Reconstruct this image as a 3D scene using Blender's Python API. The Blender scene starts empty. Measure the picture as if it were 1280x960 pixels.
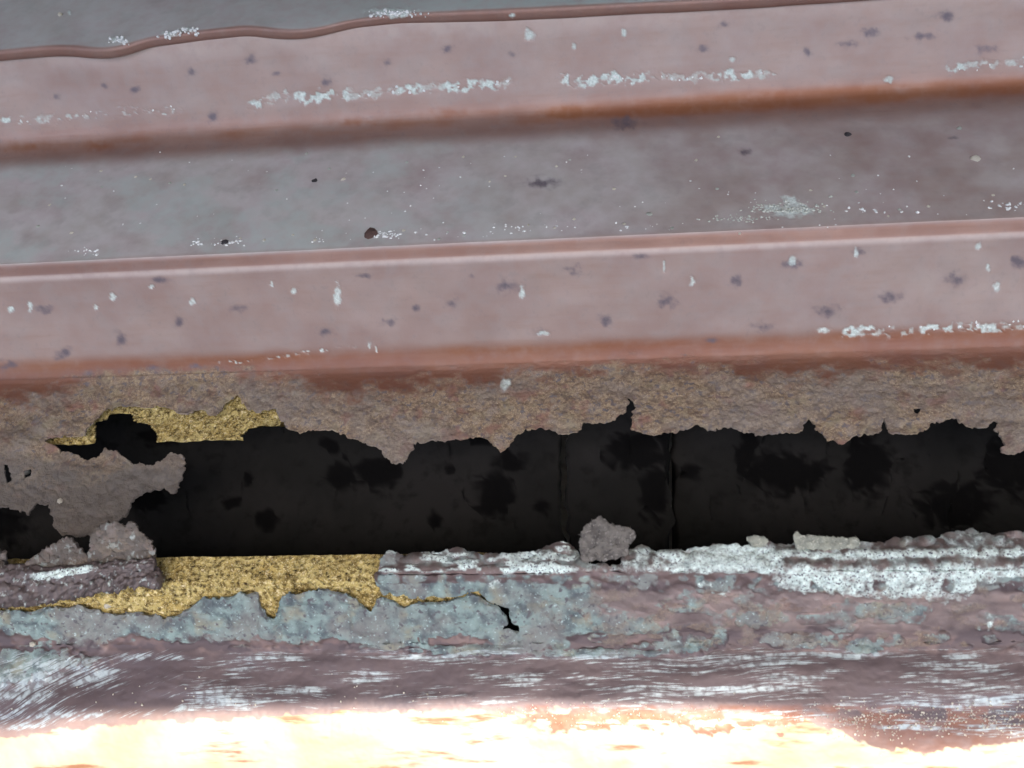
import bpy, math, random
import numpy as np
from mathutils import Matrix, Vector

random.seed(7)
rng = np.random.default_rng(7)
sc = bpy.context.scene
C = sc.collection

# ------------------------------------------------------------------ camera
PX = 0.00025                    # one photo pixel is a quarter of a millimetre at the middle of the picture
FOC = 1100.0                    # focal length in photo pixels (1280 wide)
PITCH = math.radians(45)
xa = np.array([10.58, 0.323, 1.0]); xa /= np.linalg.norm(xa)          # world X seen from the camera
za = np.array([0.0, math.cos(PITCH), math.sin(PITCH)])
za -= xa * xa.dot(za); za /= np.linalg.norm(za)
ya = np.cross(za, xa)
RC = np.stack([xa, ya, za])     # rows: world axes in camera axes -> maps camera vector to world
P0 = np.array([0.0, 0.0, 0.30])
FW = RC @ np.array([0, 0, -1.0])
CAM = P0 - FW * FOC * PX
cam_d = bpy.data.cameras.new('camera')
cam_d.sensor_width = 36.0
cam_d.lens = 36.0 * FOC / 1280.0
cam_d.clip_start = 0.005
cam_d.clip_end = 50
cam_d.dof.use_dof = True
cam_d.dof.focus_distance = FOC * PX * 1.0
cam_d.dof.aperture_fstop = 15.0
cam = bpy.data.objects.new('camera', cam_d)
M = np.eye(4); M[:3, :3] = RC; M[:3, 3] = CAM
cam.matrix_world = Matrix(M.tolist())
C.objects.link(cam)
sc.camera = cam

# ------------------------------------------------------------------ sky, sun, exposure
SUN_EL = math.radians(62)
SUN_AZ = math.radians(168)      # from in front, high; the added eave above shades all but the lowest moulding
sdir = np.array([math.cos(SUN_EL) * math.sin(SUN_AZ), math.cos(SUN_EL) * math.cos(SUN_AZ), math.sin(SUN_EL)])
w = bpy.data.worlds.new('World'); sc.world = w; w.use_nodes = True
nt = w.node_tree
sky = nt.nodes.new('ShaderNodeTexSky'); sky.sky_type = 'NISHITA'; sky.sun_disc = False
sky.sun_elevation = SUN_EL
sky.sun_rotation = SUN_AZ
sky.air_density = 0.7; sky.dust_density = 3.5; sky.ozone_density = 0.0
bg = nt.nodes['Background']; bg.inputs[1].default_value = 0.14
nt.links.new(sky.outputs[0], bg.inputs[0])
sd = bpy.data.lights.new('sun', 'SUN'); sd.energy = 2.1; sd.angle = math.radians(0.45); sd.color = (1.0, 0.95, 0.86)
so = bpy.data.objects.new('sun', sd); C.objects.link(so)
so.rotation_euler = Vector(sdir.tolist()).to_track_quat('Z', 'Y').to_euler()
so.location = (0, 0.5, 1.5)
sc.view_settings.view_transform = 'Standard'
sc.view_settings.look = 'None'
sc.view_settings.gamma = 1.0
sc.view_settings.use_curve_mapping = False
sc.view_settings.exposure = 1.72
sc.cycles.max_bounces = 4; sc.cycles.diffuse_bounces = 4; sc.cycles.glossy_bounces = 2

# ------------------------------------------------------------------ pixel <-> world
def ray(px, py):
    px = np.asarray(px, float); py = np.asarray(py, float)
    d = np.stack([(px - 640) / FOC, -(py - 480) / FOC, -np.ones_like(px)], -1)
    return d @ RC.T
def project(P):
    q = (P - CAM) @ RC
    return 640 + FOC * q[..., 0] / -q[..., 2], 480 - FOC * q[..., 1] / -q[..., 2]
def on_plane(px, py, p, n):
    d = ray(px, py)
    t = ((p - CAM) @ n) / (d @ n)
    return CAM + d * t[..., None]

# ------------------------------------------------------------------ noise
def _h(ix, iy, s):
    a = (ix * 374761393 + iy * 668265263 + s * 1442695041) & 0xffffffff
    a = ((a ^ (a >> 13)) * 1274126177) & 0xffffffff
    a = a ^ (a >> 16)
    return (a & 0xffffff) / float(0x1000000)
def vn(x, y, s=0):
    xi = np.floor(x).astype(np.int64); yi = np.floor(y).astype(np.int64)
    fx = x - xi; fy = y - yi
    fx = fx * fx * fx * (fx * (6 * fx - 15) + 10); fy = fy * fy * fy * (fy * (6 * fy - 15) + 10)
    a = _h(xi, yi, s); b = _h(xi + 1, yi, s); c = _h(xi, yi + 1, s); d = _h(xi + 1, yi + 1, s)
    return (a + (b - a) * fx) * (1 - fy) + (c + (d - c) * fx) * fy
def fbm(x, y, s=0, o=4):
    r = 0; a = 0.5; t = 0
    for i in range(o):
        r = r + a * vn(x, y, s + i * 17); t += a; a *= 0.5
        x = x * 2.03 + 3.1; y = y * 2.03 + 1.7
    return r / t
def sstep(a, b, x):
    t = np.clip((x - a) / (b - a), 0, 1)
    return t * t * (3 - 2 * t)
def curve(pts, x):
    p = np.array(pts, float)
    return np.interp(x, p[:, 0], p[:, 1])
def poly_sd(px, py, poly):
    """signed distance in pixels, positive inside the polygon"""
    P = np.array(poly, float); Q = np.roll(P, -1, 0)
    d = np.full(px.shape, 1e9); ins = np.zeros(px.shape, bool)
    for (ax, ay), (bx, by) in zip(P, Q):
        ex, ey = bx - ax, by - ay
        wx, wy = px - ax, py - ay
        t = np.clip((wx * ex + wy * ey) / (ex * ex + ey * ey + 1e-12), 0, 1)
        d = np.minimum(d, np.hypot(wx - t * ex, wy - t * ey))
        if ay != by:
            c = ((ay > py) != (by > py)) & (px < (bx - ax) * (py - ay) / (by - ay) + ax)
            ins ^= c
    return np.where(ins, d, -d)

# ------------------------------------------------------------------ mesh helpers
def make_mesh(name, V, quads, tris=None, attrs=None, smooth=True):
    me = bpy.data.meshes.new(name)
    nq = len(quads); nt_ = 0 if tris is None else len(tris)
    me.vertices.add(len(V)); me.vertices.foreach_set('co', np.ascontiguousarray(V, np.float32).ravel())
    nl = nq * 4 + nt_ * 3
    li = np.asarray(quads, np.int32).ravel()
    if nt_: li = np.concatenate([li, np.asarray(tris, np.int32).ravel()])
    st = np.arange(nq, dtype=np.int32) * 4
    if nt_: st = np.concatenate([st, nq * 4 + np.arange(nt_, dtype=np.int32) * 3])
    me.loops.add(nl); me.loops.foreach_set('vertex_index', li.astype(np.int32))
    me.polygons.add(nq + nt_); me.polygons.foreach_set('loop_start', st)
    me.update(calc_edges=True); me.validate()
    if smooth: me.polygons.foreach_set('use_smooth', np.ones(len(me.polygons), bool))
    for k, a in (attrs or {}).items():
        at = me.attributes.new(k, 'FLOAT', 'POINT'); at.data.foreach_set('value', np.ascontiguousarray(a, np.float32))
    return me
def link(name, me, mat, parent=None):
    o = bpy.data.objects.new(name, me); C.objects.link(o)
    if mat: me.materials.append(mat)
    if parent: o.parent = parent
    return o
def tag(o, label, cat, group=None):
    o['label'] = label; o['category'] = cat
    if group: o['group'] = group
    return o
def empty(name, loc, label, cat, group=None):
    o = bpy.data.objects.new(name, None); o.empty_display_size = 0.02
    C.objects.link(o); tag(o, label, cat, group)
    return o
def sharp_rim(o):
    m = o.modifiers.new('rim', 'EDGE_SPLIT'); m.split_angle = math.radians(62); m.use_edge_sharp = False
def grid_faces(nu, nv):
    i = np.arange(nu * nv).reshape(nu, nv)
    return np.stack([i[:-1, :-1], i[1:, :-1], i[1:, 1:], i[:-1, 1:]], -1).reshape(-1, 4)
def clip_grid(D, f, nu, nv):
    """D (n,k) vertex data on a grid, keep f>0; cut cells are clipped along f=0"""
    q = grid_faces(nu, nv)
    s = f > 0
    c = s[q].sum(1)
    full = q[c == 4]
    extra = []; tris = []; cache = {}
    n0 = len(D)
    for cell in q[(c > 0) & (c < 4)]:
        out = []
        for k in range(4):
            a = int(cell[k]); b = int(cell[(k + 1) % 4])
            if s[a]: out.append(a)
            if s[a] != s[b]:
                key = (min(a, b), max(a, b))
                if key not in cache:
                    t = f[key[0]] / (f[key[0]] - f[key[1]])
                    t = min(max(t, 0.02), 0.98)
                    extra.append(D[key[0]] * (1 - t) + D[key[1]] * t)
                    cache[key] = n0 + len(extra) - 1
                out.append(cache[key])
        for k in range(1, len(out) - 1): tris.append((out[0], out[k], out[k + 1]))
    if extra: D = np.concatenate([D, np.array(extra)])
    used = np.zeros(len(D), bool); used[full.ravel()] = True
    tr = np.array(tris, np.int64).reshape(-1, 3); used[tr.ravel()] = True
    m = np.cumsum(used) - 1
    return D[used], m[full], m[tr]

# ------------------------------------------------------------------ profile: a line in the y-z plane, walked row by row at column 640
def yz_at(row, start, ang):
    """where the view ray of (640,row) meets the line through start falling toward the viewer at ang degrees"""
    d = ray(640, row)
    ry, rz = d[1], d[2]
    a = math.radians(ang); ly, lz = -math.cos(a), -math.sin(a)
    A = np.array([[ry, -ly], [rz, -lz]])
    t = np.linalg.solve(A, np.array([start[0] - CAM[1], start[1] - CAM[2]]))
    return np.array([start[0] + ly * t[1], start[1] + lz * t[1]])
def fillet(pts, rad, step):
    """pts (n,2), rad per point; returns points sampled at step"""
    out = [pts[0]]
    for i in range(1, len(pts) - 1):
        p, a, b = pts[i], pts[i - 1], pts[i + 1]
        u = (a - p); v = (b - p); lu = np.linalg.norm(u); lv = np.linalg.norm(v); u = u / lu; v = v / lv
        r = min(rad[i], lu * 0.48, lv * 0.48)
        if r <= 0: out.append(p); continue
        A, B = p + u * r, p + v * r
        for t in np.linspace(0, 1, 9): out.append((1 - t) ** 2 * A + 2 * t * (1 - t) * p + t * t * B)
    out.append(pts[-1])
    out = np.array(out)
    s = np.concatenate([[0], np.cumsum(np.linalg.norm(np.diff(out, axis=0), axis=1))])
    n = max(2, int(round(s[-1] / step)) + 1)
    t = np.linspace(0, s[-1], n)
    q = np.stack([np.interp(t, s, out[:, 0]), np.interp(t, s, out[:, 1])], -1)
    return q, t
def normals2(q):
    d = np.gradient(q, axis=0); d /= np.linalg.norm(d, axis=1)[:, None]
    # walking toward the viewer and down (-y,-z): outward normal is up/forward
    return np.stack([d[:, 1], -d[:, 0]], -1)
ORG = np.array([P0[1], P0[2]])
TREAD, RISE = 8.0, 74.0
# the second crease is the origin of the walk: tread 2 runs down from it, riser 2 runs up from it
cre2 = yz_at(452, ORG, TREAD) if False else None
c2 = np.array([ORG[0], ORG[1]])
c2 = yz_at(456, ORG, TREAD)                    # row of crease 2
def up(row, start, ang): return yz_at(row, start, ang)
bead_out = up(321, c2, RISE)                   # pale lower line of the bead
bead_in = up(304, bead_out, 46)
led1 = up(301, bead_in, 80)                    # edge of ledge 1
cre1 = up(148, led1, TREAD)                    # crease 1
ris1 = up(15, cre1, RISE)                      # top of riser 1, under the lapped sheet
lower_t2 = yz_at(712, c2, TREAD)               # front edge of ledge 2
XW = 0.30
def row_of(q):
    P = np.stack([np.zeros(len(q)), q[:, 0], q[:, 1]], -1)
    # row seen at column 640 for any x: use the slice through column 640
    d = ray(np.full(4000, 640.0), np.linspace(-900, 1900, 4000))
    ang = np.arctan2(d[:, 2], d[:, 1])
    a = np.arctan2(q[:, 1] - CAM[2], q[:, 0] - CAM[1])
    return np.interp(-a, -ang, np.linspace(-900, 1900, 4000))
def sheet(q, xstep, xw=XW):
    n2 = normals2(q)
    xs = np.arange(-xw, xw + xstep / 2, xstep)
    nu, nv = len(xs), len(q)
    rw = row_of(q)
    X = np.repeat(xs, nv)
    Y = np.tile(q[:, 0], nu); Z = np.tile(q[:, 1], nu)
    ny = np.tile(n2[:, 0], nu); nz = np.tile(n2[:, 1], nu); rr = np.tile(rw, nu)
    return np.stack([X, Y, Z, ny, nz, rr], -1), nu, nv
def displace(D, amt, ax=None):
    V = D[:, :3].copy()
    V[:, 1] += D[:, 3] * amt; V[:, 2] += D[:, 4] * amt
    return V

# ------------------------------------------------------------------ node helper
class G:
    def __init__(s, name):
        s.m = bpy.data.materials.new(name); s.m.use_nodes = True
        s.t = s.m.node_tree; s.b = s.t.nodes['Principled BSDF']; s.co = s.t.nodes.new('ShaderNodeTexCoord').outputs['Object']
    def _in(s, n, i, v):
        if v is None: return
        if hasattr(v, 'is_linked') or isinstance(v, bpy.types.NodeSocket): s.t.links.new(v, n.inputs[i])
        elif isinstance(v, (tuple, list)) and len(v) == 3 and n.inputs[i].type == 'RGBA': n.inputs[i].default_value = (*v, 1)
        else: n.inputs[i].default_value = v
    def scale(s, v):
        n = s.t.nodes.new('ShaderNodeMapping'); n.inputs['Scale'].default_value = v; s.t.links.new(s.co, n.inputs[0]); return n.outputs[0]
    def noise(s, sc_, det=4, rough=0.55, co=None, dist=0.0):
        n = s.t.nodes.new('ShaderNodeTexNoise'); n.inputs['Scale'].default_value = sc_; n.inputs['Detail'].default_value = det
        n.inputs['Roughness'].default_value = rough; n.inputs['Distortion'].default_value = dist
        s.t.links.new(co or s.co, n.inputs['Vector']); return n.outputs[0]
    def voro(s, sc_, out='Distance', co=None, rnd=1.0):
        n = s.t.nodes.new('ShaderNodeTexVoronoi'); n.inputs['Scale'].default_value = sc_; n.inputs['Randomness'].default_value = rnd
        s.t.links.new(co or s.co, n.inputs['Vector']); return n.outputs[out]
    def attr(s, name):
        n = s.t.nodes.new('ShaderNodeAttribute'); n.attribute_name = name; return n.outputs['Fac']
    def math(s, op, a, b=None, c=None):
        n = s.t.nodes.new('ShaderNodeMath'); n.operation = op
        for i, v in enumerate((a, b, c)): s._in(n, i, v)
        return n.outputs[0]
    def rng(s, v, a, b, c=0.0, d=1.0):
        n = s.t.nodes.new('ShaderNodeMapRange'); n.interpolation_type = 'SMOOTHSTEP'
        s._in(n, 0, v)
        for i, x in enumerate((a, b, c, d)): n.inputs[i + 1].default_value = x
        return n.outputs[0]
    def mix(s, f, a, b):
        n = s.t.nodes.new('ShaderNodeMix'); n.data_type = 'RGBA'
        s._in(n, 0, f); s._in(n, 6, a); s._in(n, 7, b); return n.outputs[2]
    def mixf(s, f, a, b):
        n = s.t.nodes.new('ShaderNodeMix'); n.data_type = 'FLOAT'
        s._in(n, 0, f); s._in(n, 2, a); s._in(n, 3, b); return n.outputs[0]
    def edge(s, mask, noise, k=0.6, lo=0.42, hi=0.58):
        return s.rng(s.math('ADD', mask, s.math('MULTIPLY', s.math('SUBTRACT', noise, 0.5), k)), lo, hi)
    def bump(s, h, strength, dist, nrm=None):
        n = s.t.nodes.new('ShaderNodeBump'); n.inputs['Strength'].default_value = strength; n.inputs['Distance'].default_value = dist
        s._in(n, 'Height', h)
        if nrm is not None: s.t.links.new(nrm, n.inputs['Normal'])
        return n.outputs[0]
    def out(s, col, rough=0.6, metal=0.0, nrm=None, spec=None):
        s._in(s.b, 'Base Color', col); s._in(s.b, 'Roughness', rough); s._in(s.b, 'Metallic', metal)
        if nrm is not None: s.t.links.new(nrm, s.b.inputs['Normal'])
        if spec is not None: s._in(s.b, 'Specular IOR Level', spec)
        return s.m

def metal_material():
    g = G('patinated_copper_sheet')
    n1 = g.noise(45, 3); n2 = g.noise(260, 3); n3 = g.noise(1100, 2); nf = g.noise(3200, 1)
    nc = g.noise(600, 2); na = g.noise(150, 3)
    st = g.noise(1, 3, co=g.scale((60, 500, 500)))              # drawn along the sheet
    base = g.mix(g.rng(n1, 0.3, 0.7), (0.265, 0.168, 0.137), (0.325, 0.218, 0.182))
    base = g.mix(g.math('MULTIPLY', g.rng(st, 0.45, 0.75), 0.5), base, (0.27, 0.152, 0.115))
    base = g.mix(g.rng(na, 0.46, 0.66, 0.0, 0.45), base, (0.30, 0.235, 0.21))
    base = g.mix(g.rng(nc, 0.55, 0.72, 0.0, 0.3), base, (0.21, 0.145, 0.135))
    # grey chalky film on the flats
    dust = g.attr('dust')
    dustc = g.mix(g.rng(n1, 0.35, 0.65), (0.47, 0.42, 0.415), (0.465, 0.45, 0.425))
    dustc = g.mix(g.rng(n2, 0.35, 0.8), dustc, (0.50, 0.475, 0.46))
    dustc = g.mix(g.rng(na, 0.5, 0.68, 0.0, 0.35), dustc, (0.35, 0.33, 0.315))
    fd = g.math('MULTIPLY', dust, g.rng(n2, 0.1, 0.6, 0.88, 1.0))
    col = g.mix(fd, base, dustc)
    # reddish tint, painted in the folds for copper reflecting itself
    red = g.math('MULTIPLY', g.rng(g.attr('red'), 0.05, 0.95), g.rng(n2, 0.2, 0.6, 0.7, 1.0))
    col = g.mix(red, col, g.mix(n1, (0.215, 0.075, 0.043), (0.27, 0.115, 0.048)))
    col = g.mix(g.math('MULTIPLY', g.attr('wear'), g.rng(n2, 0.25, 0.6, 0.5, 1.0)), col, (0.52, 0.43, 0.38))
    col = g.mix(g.math('MULTIPLY', g.attr('verd'), g.rng(n2, 0.3, 0.65, 0.4, 1.0)), col, (0.40, 0.49, 0.455))
    # dark plum spots
    sp = g.rng(g.math('ADD', g.attr('spot'), g.math('MULTIPLY', g.math('SUBTRACT', n3, 0.5), g.math('MULTIPLY', g.attr('spot'), 0.7))), 0.0, 1.0)
    col = g.mix(g.math('MULTIPLY', sp, 0.95), col, (0.125, 0.105, 0.125))
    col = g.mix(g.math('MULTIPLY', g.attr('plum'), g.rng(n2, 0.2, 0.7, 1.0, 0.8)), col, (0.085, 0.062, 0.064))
    # green and blue grey patina
    gr = g.edge(g.attr('green'), n2, 0.55, 0.4, 0.62)
    gc = g.mix(g.rng(n2, 0.3, 0.66), (0.08, 0.098, 0.108), (0.225, 0.305, 0.285))
    gc = g.mix(g.rng(n1, 0.45, 0.62, 0.0, 0.7), gc, g.mix(nc, (0.16, 0.135, 0.13), (0.25, 0.26, 0.235)))
    gc = g.mix(g.rng(na, 0.52, 0.70, 0.0, 0.8), gc, (0.25, 0.24, 0.175))
    gc = g.mix(g.rng(n3, 0.6, 0.75), gc, (0.37, 0.47, 0.455))
    gc = g.mix(g.rng(nc, 0.56, 0.7), gc, (0.10, 0.095, 0.105))
    col = g.mix(gr, col, gc)
    # brown granular rust
    ru = g.edge(g.attr('rust'), nc, 0.75, 0.2, 0.85)
    rc = g.mix(g.rng(n3, 0.35, 0.65), (0.165, 0.115, 0.08), (0.30, 0.22, 0.135))
    rc = g.mix(g.rng(n2, 0.5, 0.7), rc, (0.25, 0.20, 0.155))
    rc = g.mix(g.rng(nf, 0.58, 0.7), rc, (0.42, 0.34, 0.22))
    rc = g.mix(g.rng(nc, 0.56, 0.66), rc, (0.13, 0.112, 0.112))
    rc = g.mix(g.math('MULTIPLY', g.rng(na, 0.55, 0.68), 0.7), rc, (0.22, 0.105, 0.075))
    rc = g.mix(g.rng(na, 0.30, 0.46, 0.65, 0.0), rc, (0.29, 0.245, 0.15))
    rc = g.mix(g.rng(n2, 0.34, 0.46, 0.6, 0.0), rc, (0.105, 0.075, 0.06))
    rc = g.mix(g.rng(n1, 0.42, 0.62, 0.0, 0.6), rc, g.mix(n3, (0.15, 0.125, 0.11), (0.26, 0.23, 0.195)))
    col = g.mix(ru, col, rc)
    col = g.mix(g.math('MINIMUM', g.math('MULTIPLY', g.attr('dull'), 0.85), 0.9), col, g.mix(n2, (0.075, 0.066, 0.058), (0.135, 0.118, 0.10)))
    # scratched pale streaks
    sa = g.attr('streak')
    def sc2(a, b, z):
        n = g.t.nodes.new('ShaderNodeCombineXYZ'); g._in(n, 0, g.math('MULTIPLY', g.attr('su'), a)); g._in(n, 1, g.math('MULTIPLY', g.attr('sv'), b)); n.inputs[2].default_value = z; return n.outputs[0]
    k1 = g.noise(1, 4, 0.65, co=sc2(1 / 85.0, 1 / 5.0, 0.0)); k2 = g.noise(1, 3, 0.6, co=sc2(1 / 34.0, 1 / 2.6, 7.0))
    sk = g.math('MAXIMUM', g.rng(g.math('ADD', k1, g.math('MULTIPLY', g.math('SUBTRACT', sa, 0.5), 0.30)), 0.54, 0.64), g.math('MULTIPLY', g.rng(g.math('ADD', k2, g.math('MULTIPLY', g.math('SUBTRACT', sa, 0.5), 0.22)), 0.54, 0.66), 0.75))
    sk = g.math('MULTIPLY', g.math('MULTIPLY', sk, g.rng(sa, 0.0, 0.35)), g.rng(nc, 0.34, 0.58, 0.25, 1.0))
    col = g.mix(g.math('MULTIPLY', sk, 0.9), col, g.mix(n3, (0.28, 0.34, 0.345), (0.58, 0.67, 0.67)))
    # paler tan painted where the sun lies on the lowest moulding
    tn = g.edge(g.attr('tan'), n2, 0.5, 0.3, 0.7)
    tc = g.mix(g.rng(n1, 0.35, 0.65), (0.42, 0.37, 0.215), (0.46, 0.43, 0.33))
    tc = g.mix(g.rng(g.noise(1, 4, co=g.scale((45, 260, 260))), 0.55, 0.68), tc, (0.27, 0.12, 0.06))
    col = g.mix(tn, col, tc)
    # white crust
    wm = g.mixf(g.attr('pitted'), g.edge(g.attr('white'), nc, 0.7, 0.12, 0.95), g.edge(g.attr('white'), nc, 0.95, 0.28, 0.85))
    wc = g.mix(g.rng(n3, 0.35, 0.7), (0.52, 0.63, 0.585), (0.74, 0.86, 0.81))
    pit = g.math('MAXIMUM', g.rng(g.noise(1700, 2), 0.36, 0.44), g.math('SUBTRACT', 1.0, g.attr('pitted')))
    wc = g.mix(pit, (0.09, 0.085, 0.11), wc)
    col = g.mix(g.math('MULTIPLY', wm, g.mixf(g.attr('pitted'), 0.8, 1.0)), col, wc)
    cover = g.math('MAXIMUM', g.math('MAXIMUM', ru, gr), g.math('MAXIMUM', wm, g.math('MULTIPLY', fd, 0.6)))
    metal = g.math('MULTIPLY', g.math('SUBTRACT', 1.0, cover), 0.35)
    rough = g.mixf(cover, g.mixf(n2, 0.38, 0.55), 0.85)
    cr = g.math('ADD', g.math('ADD', g.attr('rust'), g.attr('white')), g.math('ADD', g.math('MULTIPLY', g.attr('green'), 0.6), 0.08))
    h = g.math('MULTIPLY', cr, g.math('ADD', n3, g.math('MULTIPLY', nf, 0.6)))
    nb = g.bump(h, 0.6, 0.0005)
    return g.out(col, rough, metal, nb)
MET = metal_material()

def ochre_material():
    g = G('ochre_fibre_board')
    n1 = g.noise(120, 4); n2 = g.noise(700, 4); n3 = g.noise(2400, 2)
    c = g.mix(g.rng(n1, 0.35, 0.65), (0.43, 0.315, 0.10), (0.54, 0.43, 0.165))
    c = g.mix(g.rng(n2, 0.45, 0.62), c, (0.21, 0.145, 0.045))
    c = g.mix(g.rng(n3, 0.56, 0.64), c, (0.66, 0.56, 0.29))
    pt = g.noise(800, 3, 0.6)
    c = g.mix(g.rng(pt, 0.625, 0.68), c, (0.05, 0.032, 0.015))
    c = g.mix(g.rng(pt, 0.32, 0.39, 0.85, 0.0), c, (0.78, 0.67, 0.40))
    h = g.math('SUBTRACT', g.math('ADD', n2, g.math('MULTIPLY', n3, 0.7)), g.math('MULTIPLY', g.rng(pt, 0.52, 0.66), 1.5))
    return g.out(c, 0.95, 0.0, g.bump(h, 0.9, 0.0006), 0.15)
OCH = ochre_material()

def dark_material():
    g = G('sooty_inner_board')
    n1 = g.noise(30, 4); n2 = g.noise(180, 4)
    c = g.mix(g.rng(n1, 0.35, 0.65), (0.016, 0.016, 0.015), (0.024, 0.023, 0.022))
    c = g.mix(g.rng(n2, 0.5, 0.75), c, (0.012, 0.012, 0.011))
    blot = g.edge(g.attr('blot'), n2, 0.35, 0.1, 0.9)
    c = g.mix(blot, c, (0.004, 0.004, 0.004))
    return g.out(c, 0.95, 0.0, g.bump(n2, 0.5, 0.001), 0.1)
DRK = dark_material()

def simple_material(name, c1, c2, c3, scale=500, rough=0.85, bump=0.0006, spec=0.3):
    g = G(name)
    n1 = g.noise(scale, 4); n2 = g.noise(scale * 3.1, 3)
    c = g.mix(g.rng(n1, 0.35, 0.65), c1, c2)
    c = g.mix(g.rng(n2, 0.56, 0.68), c, c3)
    return g.out(c, rough, 0.0, g.bump(g.math('ADD', n1, g.math('MULTIPLY', n2, 0.5)), 0.8, bump), spec)
STONE = simple_material('grey_stone_wall', (0.30, 0.28, 0.25), (0.38, 0.36, 0.32), (0.22, 0.2, 0.18), 60)
CRUMB = simple_material('pale_lime_crumb', (0.74, 0.77, 0.75), (0.84, 0.86, 0.84), (0.58, 0.60, 0.58), 900)
GREYCHUNK = simple_material('grey_brown_crust', (0.085, 0.078, 0.07), (0.15, 0.138, 0.122), (0.22, 0.205, 0.185), 420)
BROWNGRIT = simple_material('brown_grit', (0.10, 0.06, 0.05), (0.16, 0.095, 0.08), (0.26, 0.17, 0.15), 900)
DARKGRIT = simple_material('black_grit', (0.035, 0.033, 0.036), (0.06, 0.055, 0.06), (0.13, 0.12, 0.12), 900)
CREAMGRIT = simple_material('cream_grit', (0.66, 0.62, 0.50), (0.78, 0.75, 0.64), (0.52, 0.45, 0.33), 700)
YELLOW = simple_material('yellow_lichen', (0.50, 0.47, 0.16), (0.60, 0.57, 0.25), (0.40, 0.40, 0.16), 900)
SAGE = simple_material('sage_crust', (0.44, 0.47, 0.41), (0.60, 0.63, 0.56), (0.30, 0.31, 0.28), 900)

ZERO = lambda n: np.zeros(n)
def blobs(px, py, lst, seed=0, soft=0.45, wobble=1.1):
    """lst of (x,y,rx,ry): soft irregular spots"""
    m = np.zeros(px.shape)
    wob = (fbm(px / 7, py / 7, 40 + seed, 3) - 0.5)
    for (x, y, rx, ry) in lst:
        near = (np.abs(px - x) < rx * 2.5) & (np.abs(py - y) < ry * 2.5)
        d = np.hypot((px[near] - x) / rx, (py[near] - y) / ry) + wob[near] * wobble
        m[near] = np.maximum(m[near], 1 - sstep(soft, 1.3, d))
    return m
def band(px, py, pts, half, x0, x1, seed, dens=0.5):
    """ragged strip of deposit along a line of pixels"""
    yc = curve(pts, px) + (fbm(px / 16, px * 0, seed + 9, 3) - 0.5) * half * 1.0
    e = sstep(x0 - 4, x0 + 4, px) * (1 - sstep(x1 - 4, x1 + 4, px))
    hw = half * (0.15 + 1.25 * fbm(px / 7, py * 0, seed, 3))
    m = 1 - sstep(0.5, 1.3, np.abs(py - yc) / hw)
    return m * e * sstep(dens - 0.16, dens + 0.16, fbm(px / 6, py / 6, seed + 5, 3)) * (0.55 + 0.45 * sstep(0.4, 0.6, fbm(px / 30, py * 0, seed + 6, 2)))

# ================================================================== the setting: wall above and hollow behind
# upper cladding thing
cornice = empty('copper_cornice', (0, 0, 0), 'stepped reddish brown copper cornice with a rusted torn lower ledge above the dark gap', 'cornice')

SPOTS = [(55,385,10,7),(202,350,11,4),(224,402,8,9),(300,385,13,6),(405,415,11,6),(455,345,10,4),(486,403,9,6),(565,379,9,8),
 (632,358,17,9),(718,336,11,8),(756,400,9,8),(835,376,14,9),(955,410,14,7),(1036,389,15,8),(1112,371,15,8),(1197,350,14,10),
 (1074,315,12,5),(918,351,10,8),(992,330,14,6),(80,441,12,9),(150,425,7,12),(10,457,14,8),(112,468,8,5),(245,458,9,4),(192,464,11,7),
 (676,415,9,6),(1182,20,13,6),(1152,45,16,5),(1086,41,13,7),(1058,55,12,5),(1010,66,8,6),(312,74,9,7),(408,102,10,7),(266,145,9,8),
 (240,90,7,6),(167,112,8,5),(130,107,5,4),(70,121,7,5),(484,78,8,5),(558,62,10,5),(781,155,16,9),(1272,326,12,8),(803,320,9,4),
 (640,68,6,5),(905,30,8,4),(1235,62,14,6),(890,425,9,4),(345,92,6,4),(880,62,7,5),(1190,172,7,3),(520,385,5,4),(590,345,6,4),(680,228,18,7),(930,190,9,4)]
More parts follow.
